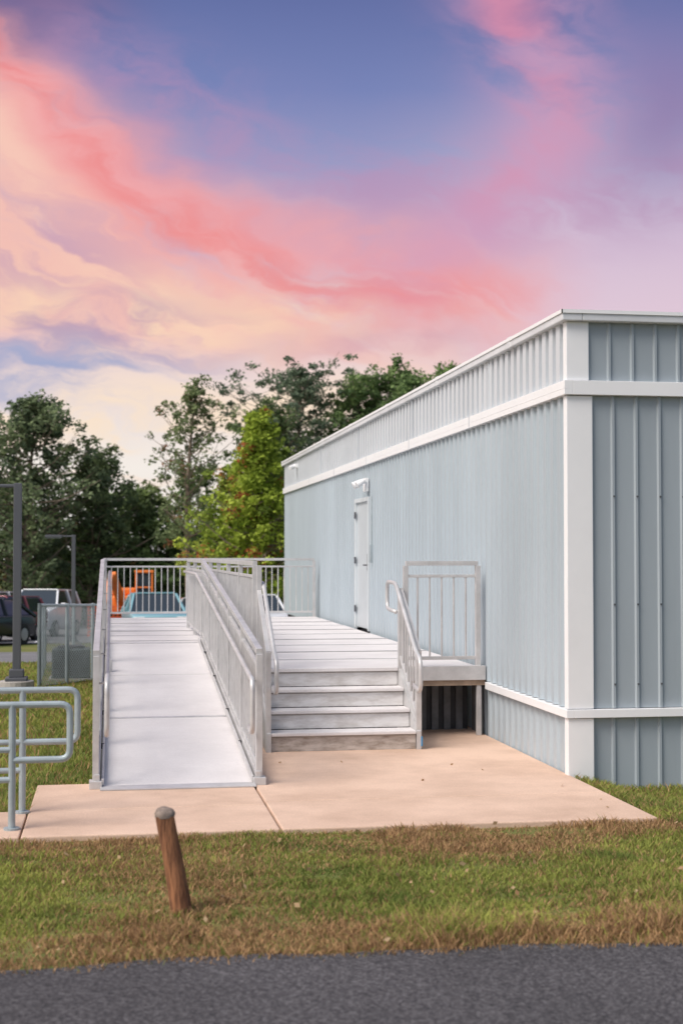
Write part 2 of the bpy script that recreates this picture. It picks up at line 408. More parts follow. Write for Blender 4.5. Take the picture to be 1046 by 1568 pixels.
stairs=empty('entry_stairs')
SX0,SX1=1.47,2.84; rise=DZ/4; run=.29
t=MB(); tr=MB(); nshade=MB(); t0=MB()
for i in range(4):
    yf=YS-run*(3-i)
    (t if i else t0).box(SX0,SX1,yf,yf+.02,i*rise+.001,(i+1)*rise-.034)
    if i<3:
        tr.box(SX0-.002,SX1+.002,yf-.03,yf+run-.012,(i+1)*rise-.03,(i+1)*rise-.006)
        for k in range(6): tr.box(SX0,SX1,yf-.028+k*.048,yf-.004+k*.048,(i+1)*rise-.008,(i+1)*rise)
    else: tr.box(SX0-.002,SX1+.002,yf-.03,yf-.001,(i+1)*rise-.03,(i+1)*rise+.003)
    nshade.box(SX0,SX1,yf-.004,yf+.012,(i+1)*rise-.046,(i+1)*rise-.032)  # dark strip on the riser, stands in for shade under the nosing
t.build('risers',M_riser,stairs); t0.build('bottom_riser',M_riserb,stairs); tr.build('treads',M_deck,stairs,bevel=.003); nshade.build('nosing_shade_strips',M_concg,stairs)
t=MB()
for x in (SX0-.025,SX1+.025):
    yb=YS-run*3
    j=len(t.v); w=.02
    prof=[(yb-.04,0.0),(yb-.04,.17),(YS,DZ+.02),(YS+.03,DZ-.02),(YS+.03,0.35),(yb+.35,0.0)]
    for dx in(-w,w): t.v+=[(x+dx,a,b_) for a,b_ in prof]
    n=len(prof); t.f.append(tuple(range(j,j+n))[::-1]); t.f.append(tuple(range(j+n,j+2*n)))
    for k in range(n): t.f.append((j+k,j+(k+1)%n,j+n+(k+1)%n,j+n+k))
t.build('stair_stringers',M_alu,stairs)
t=MB(); th=MB()
for x,s_ in((SX0-.03,1),(SX1+.03,-1)):
    yb=YS-run*3+.0
    t.bar((x,yb,0),(x,yb,.93),.05,.05); t.bar((x,YS-.02,0),(x,YS-.02,DZ+.80 if s_<0 else DZ+1.03),.05,.05)
    t.bar((x,yb,.92),(x,YS-.02,DZ+.78),.045,.04); t.bar((x,yb,.25),(x,YS-.02,DZ+.12),.03,.03)
    for k in range(1,7):
        q=k/7; yk=yb+(YS-.02-yb)*q; t.bar((x,yk,.25+(DZ+.12-.25)*q),(x,yk,.90+(DZ+.78-.92)*q),.018,.018)
    xi=x+(-s_)*-.045
    pts=[(xi,yb+.0,.60),(xi,yb-.3,.56),(xi,yb-.3,.86),(xi,yb-.1,.92),(xi,YS+.0,DZ+.85),(xi,YS+.45,DZ+.86),(xi,YS+.45,DZ+.58),(xi,YS+.0,DZ+.56)]
    th.tube(rounded(pts,.1),.021,10)
t.build('stair_guards',M_alu,stairs,bevel=.003); th.build('stair_handrails',M_alu,stairs,smooth=True)
M_blue=mat('blue_tape',(.05,.25,.5),.5)
MB().box(SX1+.046,SX1+.058,YS-run*3-.05,YS-run*3+.0,.03,.12).build('blue_tape',M_blue,stairs)

# ---------------------------------------------------------------- pipe handrails
def pipe_rail(name,py,px,xe,zt,zbm,zlo):
    e_=empty(name); t=MB()
    t.tube([(px,py,-.05),(px,py,zt)],.024,12)
    t.tube([(px-2.0,py,-.05),(px-2.0,py,zt)],.024,12)
    t.tube(rounded([(px-2.6,py,zt),(xe,py,zt),(xe,py,zbm),(px,py,zbm)],.07),.023,12)
    t.tube([(px-2.6,py,zlo),(px,py,zlo)],.021,12)
    t.tube([(px-2.6,py,zlo-.2),(px,py,zlo-.2)],.021,12)
    for xx in (px,px-2.0): t.tube([(xx,py,-.002),(xx,py,.012)],.055,14)
    t.build('pipes',M_galv,e_,smooth=False); return e_
pipe_rail('pipe_handrail',9.8,-.655,-.275,.83,.46,.53)
pipe_rail('pipe_handrail',10.42,-.625,-.24,.87,.50,.50)

# ---------------------------------------------------------------- wooden stake
stake=empty('wooden_stake')
t=MB(); b0=Vector((.39,7.5,-.15)); b1=Vector((.275,7.53,.475)); ax=(b1-b0)
rr_=.052
for k in range(9):
    q=k/8; c=b0+ax*q; ring=[]
    for j in range(16):
        a=2*math.pi*j/16
        rad=rr_*(1+.08*math.sin(3*a+q*2)+.05*math.sin(7*a+q*5))*(1.05-.1*q)
        sq=1/max(abs(math.cos(a)),abs(math.sin(a))); rad*=.75+.25*sq
        ring.append((c.x+rad*math.cos(a),c.y+rad*math.sin(a),c.z))
    t.v+=ring
for k in range(8):
    for j in range(16): t.f.append((k*16+j,k*16+(j+1)%16,(k+1)*16+(j+1)%16,(k+1)*16+j))
t.build('post',M_wood,stake)
t=MB()
for k,(s_,dz) in enumerate([(1.03,-.004),(1.08,.012),(.9,.03),(.5,.038)]):
    for j in range(16):
        a=2*math.pi*j/16; rad=rr_*.97*s_*(1+.07*math.sin(3*a+2)); t.v.append((b1.x+rad*math.cos(a),b1.y+rad*math.sin(a),b1.z+dz+.006*math.sin(a)))
for k in range(3):
    for j in range(16): t.f.append((k*16+j,k*16+(j+1)%16,(k+1)*16+(j+1)%16,(k+1)*16+j))
t.f.append(tuple(range(48,64)))
t.build('weathered_top',M_woodtop,stake,smooth=True)

# ---------------------------------------------------------------- lamps
def lamp(name,x,y,zt,w,al,base=True):
    e_=empty(name); z0=float(gz(x,y))
    MB().bar((x,y,z0+.2),(x,y,zt),w,w).build('pole',M_pole,e_,bevel=.01)
    t=MB(); t.bar((x-.0,y,zt-.04),(x-al*.45,y,zt-.04),.06,.05); t.box(x-al,x-al*.4,y-.16,y+.16,zt-.09,zt+.0); t.build('luminaire',M_pole,e_,bevel=.015)
    MB().box(x-al+.03,x-al*.45,y-.13,y+.13,zt-.1,zt-.088).build('lens',M_galv,e_)
    t=MB(); t.box(x-.15,x+.15,y-.15,y+.15,z0+.2,z0+.25); t.box(x-.1,x+.1,y-.1,y+.1,z0+.25,z0+.36); t.build('base_cover',M_pole,e_,bevel=.01)
    MB().tube([(x,y,z0-.2),(x,y,z0+.2)],.24,20).build('pier',M_concg,e_,bevel=.01)
lamp('street_lamp',-1.31,20.4,2.84,.11,.75)
lamp('street_lamp',-1.09,41.5,2.4,.11,.8)

# ---------------------------------------------------------------- chain link fence
fen=empty('chain_link_fence')
def fsec(p0,p1,h,idx):
    p0=Vector((p0[0],p0[1],float(gz(*p0))));p1=Vector((p1[0],p1[1],float(gz(*p1)))); L_=(p1-p0).length; d=(p1-p0)/L_; up=Vector((0,0,1))
    t=MB()
    for p in(p0,p1,(p0+p1)/2): t.tube([p,p+up*(h+.03)],.03,10)
    t.tube([p0+up*h,p1+up*h],.02,8); t.tube([p0+up*.05,p1+up*.05],.012,6)
    t.build('frame_%d'%idx,M_galv,fen)
    t=MB(); s_=.06; n=int((L_+h)/s_)
    for i in range(n):
        a=i*s_
        u0=max(0,a-h); u1=min(a,L_)
        t.bar(p0+d*u0+up*(a-u0),p0+d*u1+up*(a-u1),.004,.004)
        t.bar(p0+d*(L_-u0)+up*(a-u0),p0+d*(L_-u1)+up*(a-u1),.004,.004)
    t.build('mesh_%d'%idx,M_galv,fen)
fsec((-1.06,21.6),(-.3,23.2),1.25,1)
fsec((-1.06,21.6),(-1.25,27.5),1.25,2)
fsec((-1.25,27.5),(-.2,28),1.25,3)
ac=empty('air_conditioning_unit')
zc=float(gz(-.62,23.5))
MB().box(-.95,-.35,23.3,23.9,zc+.08,zc+.55).build('casing',mat('ac_casing',(.07,.09,.09),.6,.2,.1),ac,bevel=.02)
t=MB()
for k in range(8): t.box(-.93,-.37,23.285,23.298,zc+.13+k*.05,zc+.15+k*.05)
t.build('louvres',M_dark,ac); MB().box(-1.0,-.3,23.25,23.95,zc-.05,zc+.078).build('pad',M_concg,ac)
t=MB(); t.tube([(-.65,23.6,zc+.55),(-.65,23.6,zc+.59)],.22,20); t.build('fan_grille',M_dark,ac)

# ---------------------------------------------------------------- vehicles
M_glass=mat('car_glass',(0.03,0.04,0.05),0.08,0,spec=0.8)
M_lamp=mat('head_lamp',(.8,.8,.8),.1)
M_tail=mat('tail_lamp',(.4,.02,.02),.3)
M_rim=mat('rim',(.5,.5,.52),.3,.8)
def car(name,loc,rot,color,L_=4.5,W=1.8,H=1.5,suv=False):
    e_=empty(name,(loc[0],loc[1],float(gz(loc[0],loc[1]))+.02)); e_.rotation_euler=(-math.atan(.035) if abs(math.cos(rot))>.5 else 0,0,rot)
    P=mat(name+'_paint',color,.22,.1,spec=.6)
    hl=L_/2; bz=.28; hood=.62*H; belt=.64*H
    rear_roof=hl-.25 if suv else hl-1.0; tail=hl-.05
    body=[(-hl,bz,.86),(-hl-.02,.5,.93),(-hl+.1,hood*.9,.95),(-hl+1.15,hood+.04,.97),(hl-.1 if suv else hl-.4,belt+.03,.97),(hl,belt-.06,.95),(hl+.02,.5,.93),(hl-.02,bz,.86)]
    t=MB(); w=W/2
    for s_ in(-1,1):
        for (y,z,k) in body: t.v.append((s_*w*k,y,z))
    n=len(body); t.f.append(tuple(range(n))); t.f.append(tuple(range(2*n-1,n-1,-1)))
    for k in range(n): t.f.append((k,n+k,n+(k+1)%n,(k+1)%n))
    t.build('body',P,e_,bevel=.06,smooth=True)
    cab=[(-hl+1.0,belt-.04,.93),(-hl+1.85,H-.03,.72),(-hl+2.2,H,.70),(rear_roof-.3,H,.70),(rear_roof,H-.05,.70),(tail-.05,belt-.04,.92)]
    t=MB(); n=len(cab)
    for s_ in(-1,1):
        for (y,z,k) in cab: t.v.append((s_*w*k,y,z))
    t.f.append(tuple(range(n))); t.f.append(tuple(range(2*n-1,n-1,-1)))
    for k in range(n): t.f.append((k,n+k,n+(k+1)%n,(k+1)%n))
    t.build('cabin',M_glass,e_,bevel=.04)
    t=MB(); t.box(-w*.71,w*.71,-hl+1.85,rear_roof,H-.02,H+.03)
    for s_ in(-1,1):
        A=lambda k:Vector((s_*w*cab[k][2]*1.015,cab[k][0],cab[k][1]))
        t.bar(A(0),A(1),.08,.07); t.bar(A(5),A(4),.12,.09)
        ym=(cab[2][0]+cab[3][0])/2; t.bar((s_*w*.94,ym,belt),(s_*w*.715,ym,H),.06,.1)
    t.build('roof_and_pillars',P,e_,bevel=.02)
    t=MB(); rm=MB()
    for s_ in(-1,1):
        for yy in(-hl+.85,hl-.85):
            t.tube([(s_*(w-.2),yy,.33),(s_*(w+.0),yy,.33)],.33,20); rm.tube([(s_*(w-.02),yy,.33),(s_*(w+.012),yy,.33)],.2,12)
    t.build('tyres',M_black,e_); rm.build('rims',M_rim,e_)
    t=MB()
    for s_ in(-1,1): t.box(s_*w*.72-.17,s_*w*.72+.17,-hl-.03,-hl+.12,hood-.3,hood-.14)
    t.build('head_lamps',M_lamp,e_,bevel=.02)
    t=MB()
    for s_ in(-1,1): t.box(s_*w*.8-.1,s_*w*.8+.1,hl-.1,hl+.03,belt-.32,belt-.1)
    t.build('tail_lamps',M_tail,e_,bevel=.02)
    t=MB(); t.box(-.45,.45,-hl-.035,-hl,.42,.58); t.box(-w*.8,w*.8,-hl-.03,-hl,bz,bz+.1)
    t.build('grille',M_black,e_)
    t=MB()
    for s_ in(-1,1): t.box(s_*(w+.08)-.09,s_*(w+.08)+.09,-hl+1.4,-hl+1.5,belt,belt+.14)
    t.build('mirrors',P,e_,bevel=.02)
    return e_
car('parked_car',(-4.2,45.5),R(-28),(.02,.025,.035),4.5,1.8,1.45)
car('parked_car',(-4.0,50.5),R(-24),(.24,.07,.085),4.6,1.85,1.55,True)
car('parked_suv',(-2.7,58),R(-14),(.82,.84,.86),4.7,1.95,1.85,True)
car('parked_suv',(-5.2,61),R(-14),(.8,.8,.82),4.7,1.9,1.8,True)
car('parked_car',(1.35,46.8),R(4),(.24,.44,.50),4.5,1.85,1.6)
car('parked_car',(3.7,62),R(-6),(.6,.62,.65),4.5,1.8,1.5)
car('parked_suv',(5.0,50),R(3),(.8,.82,.84),4.6,1.85,1.65,True)
car('parked_car',(2.5,64),R(0),(.45,.1,.06),4.5,1.85,1.5)
trk=empty('box_truck',(7.0,66,float(gz(7,66))))
MB().box(-1.3,1.3,-1.5,4.5,.9,3.25).build('cargo_box',mat('truck_box',(.75,.62,.38),.5,0,.05),trk,bevel=.03)
MB().box(-1.05,1.05,-3.3,-1.55,.5,2.3).build('cab',M_white,trk,bevel=.12)
MB().box(-.92,.92,-3.33,-3.28,1.45,2.1).build('windscreen',M_glass,trk,bevel=.02)
t=MB()
for s_ in(-1,1):
    for yy in(-2.5,3.2): t.tube([(s_*.75,yy,.45),(s_*1.08,yy,.45)],.45,18)
t.build('tyres',M_black,trk)
ex=empty('orange_excavator',(.9,60.5,float(gz(.9,60.5))))
M_or=mat('orange_paint',(.8,.2,.03),.4,0,.08)
t=MB(); t.box(-.9,.75,-.9,1.2,.85,1.65); t.box(-.9,.1,-.2,1.25,1.65,1.95); t.build('body',M_or,ex,bevel=.08)
t=MB()
for a in((.1,-.85),(.75,-.85),(.1,.25),(.75,.25)): t.bar((a[0],a[1],1.65),(a[0],a[1],2.6),.08,.08)
t.box(.03,.82,-.92,.32,2.6,2.7); t.bar((.1,-.85,2.0),(.75,-.85,2.0),.06,.06); t.build('cab_frame',M_or,ex,bevel=.02)
MB().box(.12,.73,-.83,.23,1.66,2.59).build('cab_glass',M_glass,ex)
t=MB(); t.bar((-.45,-.8,1.2),(-.9,-2.2,2.55),.28,.35); t.bar((-.9,-2.2,2.55),(-1.25,-3.2,1.0),.22,.28); t.bar((-.6,-1.1,1.0),(-.8,-1.8,2.0),.1,.1)
t.build('boom',M_or,ex,bevel=.03)
t=MB(); t.box(-1.6,-.9,-3.6,-3.1,.3,1.0); t.build('bucket',M_dark,ex,bevel=.1)
t=MB(); t.box(-1.05,-.6,-1.3,1.3,0.02,.6); t.box(.55,1.0,-1.3,1.3,0.02,.6); t.box(-.6,.55,-.6,.6,.3,.84); t.build('tracks',M_black,ex,bevel=.2)
sf=empty('orange_safety_fence'); t=MB(); zf=float(gz(.2,56))
for k in range(11): t.bar((-.9+k*.16,56,zf),(-.9+k*.16,56,zf+1.2),.035,.01)
for k in range(9): t.bar((-.95,56,zf+.1+k*.135),(.75,56,zf+.1+k*.135),.01,.035)
t.build('netting',mat('orange_net',(.8,.13,.04),.6),sf)

# ---------------------------------------------------------------- trees
def leaves(cent,rad,per,size,cdark,clight,accent=None,acc_p=0.0,flat=.65,r_=rng):
    n=len(cent); P=np.repeat(cent,per,0); RR=np.repeat(rad,per)
    off=r_.normal(size=(n*per,3)); off/= (np.linalg.norm(off,axis=1,keepdims=True)+1e-6); off*= (r_.random((n*per,1))**.5)*(1+.35*r_.random((n*per,1))**4)
    off[:,2]*=flat; P=P+off*RR[:,None]
    K=len(P); s=size*(.6+.8*r_.random(K))
    nrm=r_.normal(size=(K,3)); nrm[:,2]=np.abs(nrm[:,2])+.5; nrm/=np.linalg.norm(nrm,axis=1,keepdims=True)
    a=np.cross(nrm,r_.normal(size=(K,3))); a/=np.linalg.norm(a,axis=1,keepdims=True); b=np.cross(nrm,a)
    a*=s[:,None]*.5; b*=s[:,None]*.34
    V=np.stack([P-a,P+b*1.0,P+a,P-b],1).reshape(-1,3)
    F=np.arange(K*4).reshape(-1,4)
    tc=np.repeat(r_.random(n),per)*.65+r_.random(K)*.35
    C=np.array(cdark)[None]*(1-tc[:,None])+np.array(clight)[None]*tc[:,None]
    if accent is not None:
        ac=np.repeat(r_.random(n)<acc_p,per)&(r_.random(K)<.7); C[ac]=np.array(accent)*(.7+.6*r_.random((ac.sum(),1)))
    return V,F,C
def prof_round(q): return math.sqrt(max(0.02,1-(2*q-.9)**2/1.25))
def prof_cone(q): return max(.12,(1-q)**.8*1.0)*(1 if q>.12 else .75)
def prof_oval(q): return max(.15,math.sin(math.pi*min(1,q*.86+.12))**.7)
TS=1.55
def tree(name,x,y,h,w,cb,seed,cd,cl,limbs=60,per=55,size=.22,prof=prof_oval,accent=None,accp=0,crad=.6,tr=.16,sub=3,flat=.8,rise=(.15,.75)):
    cd=tuple(v*TS for v in cd); cl=tuple(v*TS for v in cl)
    rs=random.Random(seed); r_=np.random.default_rng(seed)
    e_=empty(name,(x,y,float(gz(x,y))-.1)); t=MB()
    pts=[];rad=[]
    for k in range(9):
        q=k/8; pts.append((math.sin(q*3+seed)*.22*q*2,math.cos(q*2.3+seed)*.15*q*2,h*.95*q)); rad.append(tr*(1-q)**.8+.02)
    t.tube(pts,rad,9)
    cen=[];cr=[]
    for i in range(limbs):
        q=(i+rs.random())/limbs; q=q**.85; f=cb+(1-cb)*q; kk=min(7.99,f*8*.97); k0=int(kk); fr=kk-k0
        base=Vector(pts[k0]).lerp(Vector(pts[k0+1]),fr)
        lob=1+.28*math.sin(i*2.4*2+seed+q*7)
        Rm=w/2*prof(q)*rs.uniform(.5,1.1)*lob; az=i*2.4+rs.uniform(-.5,.5)
        end=base+Vector((math.cos(az)*Rm,math.sin(az)*Rm,Rm*rs.uniform(*rise)*(1.0 if q<.85 else .4)))
        end.z=min(end.z,h-.1*rs.random())
        mid=base.lerp(end,.5)+Vector((0,0,-.08*Rm))
        r0=max(.02,tr*.42*(1-f)+.018); t.tube([base,mid,end],[r0,r0*.6,r0*.25],5,False)
        for s_ in range(sub):
            ff=1-.33*s_*rs.uniform(.7,1.2)
            if ff<=.1: continue
            p=base.lerp(end,ff)+Vector((rs.gauss(0,.3),rs.gauss(0,.3),rs.gauss(0,.32)))*crad*1.4
            cen.append(tuple(p)); cr.append(crad*rs.uniform(.45,1.2)*(1-.3*q))
            if rs.random()<.5:
                t.tube([base.lerp(end,ff*.8),p],[r0*.35,.01],4,False)
    V,F,C=leaves(np.array(cen),np.array(cr),per,size,cd,cl,accent,accp,flat,r_=r_)
    t.build('trunk_and_limbs',M_bark,e_); numpy_mesh('crown',V,F,C,M_leaf,e_)
    return e_
DG=(.055,.08,.045); LG=(.15,.20,.08)
tree('oak_tree',-4.4,76,13.0,8.0,.10,11,(.065,.09,.06),(.16,.20,.10),105,50,.23,prof_oval,crad=.76,sub=3)
tree('oak_tree',-1.2,79,10.2,5.6,.08,12,DG,(.14,.18,.08),75,50,.23,prof_oval,crad=.74)
tree('oak_tree',-8.5,80,10.6,6,.12,19,DG,LG,60,60,.25,prof_oval,crad=.75)
tree('oak_tree',1.6,82,8.2,4.6,.06,17,DG,(.15,.2,.07),60,48,.23,prof_oval,crad=.7)
tree('slender_tree',3.75,70,13.2,4.3,.28,23,(.09,.12,.06),(.19,.23,.11),58,36,.17,prof_oval,accent=(.30,.15,.08),accp=.08,crad=.5,tr=.15,sub=3,rise=(.4,1.0))
tree('maple_tree',5.75,60,10.0,5.2,.10,31,(.12,.18,.025),(.34,.40,.07),100,55,.18,prof_cone,accent=(.40,.14,.06),accp=.08,crad=.58,tr=.14)
tree('maple_tree',4.9,63,7.8,3.8,.10,37,(.12,.18,.03),(.31,.36,.09),60,52,.18,prof_oval,accent=(.4,.2,.07),accp=.1,crad=.5,tr=.1)
tree('maple_tree',7.0,62,9.2,3.8,.12,39,(.11,.165,.035),(.27,.33,.085),65,52,.18,prof_oval,accent=(.4,.2,.07),accp=.1,crad=.5,tr=.1)
tree('pine_tree',11.2,84,16.4,8.8,.3,41,(.07,.10,.07),(.16,.20,.13),115,48,.2,prof_round,crad=.7,tr=.2,flat=.55)
tree('oak_tree',8.4,80,13.6,5.8,.2,43,DG,LG,80,50,.21,prof_oval,crad=.66)
tree('oak_tree',14.3,84,15.8,6.4,.3,49,(.08,.13,.06),(.19,.26,.10),90,55,.22,prof_round,crad=.72)
tree('oak_tree',17.2,84,16.4,6.8,.3,51,(.08,.13,.06),(.19,.26,.10),100,55,.22,prof_round,crad=.7)
tree('oak_tree',20.6,83,16.6,6.2,.3,53,(.08,.13,.06),(.19,.26,.10),85,55,.22,prof_round,crad=.68)
tree('oak_tree',24.0,84,17.4,5.0,.3,57,(.08,.13,.06),(.19,.26,.10),70,50,.22,prof_oval,crad=.6)
cen=[];cr=[]; rs=random.Random(5); t=MB()
e_=empty('distant_trees')
for i in range(54):
    x=-22+i*1.0+rs.uniform(-.5,.5); h=rs.uniform(7.0,10.2); w=rs.uniform(3.6,5.2); z0=-2.2
    y=rs.uniform(87,96) if i%2 else rs.uniform(80,86)
    if not i%2: h*=rs.uniform(.5,.85)
    t.tube([(x,y,z0),(x+.2,y,z0+h*.9)],[.16,.03],6)
    for k in range(56):
        q=rs.random(); a=rs.uniform(0,6.28); rr=w/2*prof_oval(q)*rs.uniform(.3,1); cen.append((x+math.cos(a)*rr,y+math.sin(a)*rr,z0+.3+q*h*.95)); cr.append(rs.uniform(.45,.95))
V,F,C=leaves(np.array(cen),np.array(cr),36,.34,(.065,.105,.05),(.23,.32,.12),(.38,.24,.10),.04)
t.build('trunks',M_bark,e_); numpy_mesh('crowns',V,F,C,M_leaf,e_)

# ---------------------------------------------------------------- grass
def vnoise(x,y,sc,seed):
    r_=np.random.default_rng(seed); o=np.zeros_like(x)
    for k in range(6):
        a=r_.uniform(0,6.28); f=sc*r_.uniform(.6,1.7); o+=np.sin((x*np.cos(a)+y*np.sin(a))*f+r_.uniform(0,6.28))
    return o/6*.9+.5
def blades(x,y,h,w,C):
    K=len(x); z=gz(x,y)-.004
    az=rng.uniform(0,2*np.pi,K); lean=rng.uniform(.2,1.2,K)*h; la=rng.uniform(0,2*np.pi,K)
    dx=np.cos(az)*w/2; dy=np.sin(az)*w/2; lx=np.cos(la)*lean; ly=np.sin(la)*lean
    P=np.stack([np.stack([x-dx,y-dy,z],1),np.stack([x+dx,y+dy,z],1),
      np.stack([x+dx*.8+lx*.4,y+dy*.8+ly*.4,z+h*.6],1),np.stack([x-dx*.8+lx*.4,y-dy*.8+ly*.4,z+h*.6],1),
      np.stack([x+lx,y+ly,z+h],1)],1).reshape(-1,3)
    b=np.arange(K)*5
    F=np.stack([np.stack([b,b+1,b+2],1),np.stack([b,b+2,b+3],1),np.stack([b+3,b+2,b+4],1)],1).reshape(-1,3)
    return P,F,np.repeat(C,3,0)
def gcolor(x,y,front=True):
    n=vnoise(x,y,2.6,1)*.45+vnoise(x,y,9,2)*.45+rng.random(len(x))*.35-.12
    if front: n=n+.35*np.exp(-((y-6.95)/.22)**2)*sm(x,.9,1.5)
    n=np.clip(n,0,1)[:,None]
    C=np.array((.125,.18,.05))*(1-n)+np.array((.42,.44,.115))*n
    if front:
        dry=np.exp(-((x-.75)/.60)**2-((y-7.02)/.28)**2)*1.5+np.exp(-((x-.0)/.40)**2-((y-6.85)/.22)**2)*1.1
        dry=dry+np.exp(-((y-6.62)/.12)**2)*1.0+.85*np.clip(vnoise(x,y,1.9,9)-.48,0,1)*2
        dry=dry+.9*np.exp(-((x-.55)/.35)**2-((y-7.75)/.3)**2)+.6*np.exp(-((y-9.45)/.3)**2)*vnoise(x,y,4,8)*1.4+.16
    else: dry=.19+0*x
    d=(rng.random(len(x))<np.clip(dry,0,.93))[:,None]
    B=np.array((.47,.30,.16))*(.55+.7*rng.random((len(x),1)))
    return np.where(d,B,C)
gr=empty('grass')
K=180000
x=rng.uniform(-3.2,6.4,K); y=6.5+ (9.56-6.5)*rng.random(K)**1.0
keep=(y>6.6+road_edge(x)-.02+rng.normal(0,.05,K))&~((y>9.51)&(x>-8)&(x<3.8))
soil=np.exp(-((x-.42)/.28)**2-((y-7.95)/.28)**2); keep&=rng.random(K)>soil*.6
keep&=rng.random(K)>.6*np.clip(vnoise(x,y,6,21)-.55,0,1)*2
x=x[keep];y=y[keep]
h=(.012+.048*np.clip(vnoise(x,y,6,3)*.6+vnoise(x,y,15,33)*.4,0,1.2))*(.6+.8*rng.random(len(x)))*(1+1.2*np.exp(-((y-6.85)/.2)**2)*sm(x,.9,1.6))
h*=1-.35*np.exp(-((x-.42)/.4)**2-((y-7.8)/.35)**2)
P,F,C=blades(x,y,h,.0065+.004*rng.random(len(x)),gcolor(x,y))
numpy_mesh('front_verge',P,F,C,M_grass,gr)
K=42000
x=rng.uniform(3.8,8.0,K); y=rng.uniform(9.4,11.5,K); h=(.03+.05*rng.random(K))
P,F,C=blades(x,y,h,.008+.004*rng.random(K),gcolor(x,y,False)); numpy_mesh('right_verge',P,F,C,M_grass,gr)
K=90000
x=rng.uniform(-5.5,-.05,K); y=10.5+20*rng.random(K)**1.6
keep=~((x>-.6)&(y<11.66))&~((np.abs(x+1.31)<.2)&(np.abs(y-20.4)<.2)); x=x[keep];y=y[keep]
h=(.03+.05*rng.random(len(x)))*(1+.02*(y-10))
P,F,C=blades(x,y,h,.008+.0012*(y-10),gcolor(x,y,False)); numpy_mesh('side_lawn',P,F,C,M_grass,gr)
K=5000
x=rng.uniform(-.1,1.35,K); y=rng.uniform(11.66,18,K)
P,F,C=blades(x,y,.02+.03*rng.random(K),.01+0*x,gcolor(x,y,False)); numpy_mesh('under_ramp_grass',P,F,C,M_grass,gr)
K=190
x=rng.uniform(-2.5,6,K); y=rng.uniform(6.5,9.5,K); z=gz(x,y)+.045
x[-9:]=rng.uniform(1.2,3.7,9); y[-9:]=rng.uniform(9.7,12.8,9); z[-9:]=.008
cen=np.stack([x,y,z],1); V,F,C=leaves(cen,np.full(K,.004),1,.036,(.34,.19,.10),(.58,.44,.28))
numpy_mesh('fallen_leaves',V,F,C,M_leaf)

# ---------------------------------------------------------------- sky
w=bpy.data.worlds.new('World'); scene.world=w; w.use_nodes=True
nt=w.node_tree; N=nt.nodes; L=nt.links
for n in list(N): N.remove(n)
def inp(sock,v):
    if isinstance(v,(int,float)): sock.default_value=v
    elif isinstance(v,tuple): sock.default_value=(*v,1) if len(v)==3 else v
    else: L.new(v,sock)
def mth(op,a,b=None,c=None,clamp=False):
    n=N.new('ShaderNodeMath'); n.operation=op; n.use_clamp=clamp
    inp(n.inputs[0],a)
    if b is not None: inp(n.inputs[1],b)
    if c is not None: inp(n.inputs[2],c)
    return n.outputs[0]
add=lambda a,b: mth('ADD',a,b); mul=lambda a,b: mth('MULTIPLY',a,b); sub_=lambda a,b: mth('SUBTRACT',a,b)
def sstep(v,a,b):
    n=N.new('ShaderNodeMapRange'); n.interpolation_type='SMOOTHSTEP'; inp(n.inputs[0],v); n.inputs[1].default_value=a; n.inputs[2].default_value=b; n.inputs[3].default_value=0; n.inputs[4].default_value=1; return n.outputs[0]
def gauss(v,wd):
    q=mth('DIVIDE',v,wd); return mth('EXPONENT',mul(mul(q,q),-1.0))
def mix(f,a,b):
    n=N.new('ShaderNodeMix'); n.data_type='RGBA'; n.clamp_factor=True; inp(n.inputs[0],f); inp(n.inputs[6],a); inp(n.inputs[7],b); return n.outputs[2]
def comb(x,y,z=0.0):
    n=N.new('ShaderNodeCombineXYZ'); inp(n.inputs[0],x); inp(n.inputs[1],y); inp(n.inputs[2],z); return n.outputs[0]
def noise(vec,sc,det=6,ro=.55,dist=0.0):
    n=N.new('ShaderNodeTexNoise'); n.inputs['Scale'].default_value=sc; n.inputs['Detail'].default_value=det; n.inputs['Roughness'].default_value=ro; n.inputs['Distortion'].default_value=dist
    L.new(vec,n.inputs['Vector']); return n.outputs['Fac']
tc=N.new('ShaderNodeTexCoord'); sp=N.new('ShaderNodeSeparateXYZ'); L.new(tc.outputs['Generated'],sp.inputs[0])
dx,dy,dz=sp.outputs
s=mth('DIVIDE',dx,mth('MAXIMUM',dy,0.08)); s=mth('MINIMUM',mth('MAXIMUM',s,-1.5),1.8)
tt=mth('DIVIDE',dz,mth('MAXIMUM',mth('SQRT',add(mul(dx,dx),mul(dy,dy))),0.05)); tt=mth('MINIMUM',tt,2.0)
def curve(v,pts,lo,hi,olo,ohi):
    n=N.new('ShaderNodeFloatCurve'); c=n.mapping.curves[0]
    P=[((a-lo)/(hi-lo),(b_-olo)/(ohi-olo)) for a,b_ in pts]
    c.points[0].location=P[0]; c.points[1].location=P[-1]
    for p in P[1:-1]: c.points.new(*p)
    n.mapping.update(); inp(n.inputs['Value'],mth('DIVIDE',sub_(v,lo),hi-lo,clamp=True))
    return add(mul(n.outputs[0],ohi-olo),olo)
w1=sub_(noise(comb(mul(s,2.0),mul(tt,4.0),3.1),3.0,3,.5),.5)
w2=sub_(noise(comb(mul(s,2.0),mul(tt,4.0),8.1),9.0,4,.55),.5)
warp=add(w1,mul(w2,.45))
tw=add(tt,mul(warp,.07)); sw=add(s,mul(warp,.05))
tcv=curve(s,[(-.3,.60),(-.076,.345),(-.01,.275),(.081,.226),(.173,.192),(.25,.182),(.34,.19),(.6,.22)],-.3,.6,0,.6)
d1=sub_(tw,tcv)
vv=add(tw,mul(sw,.42)); uu=sub_(sw,mul(tw,.3))
fib=noise(comb(mul(uu,6.0),mul(vv,22.0),.7),1.5,9,.58,.10)
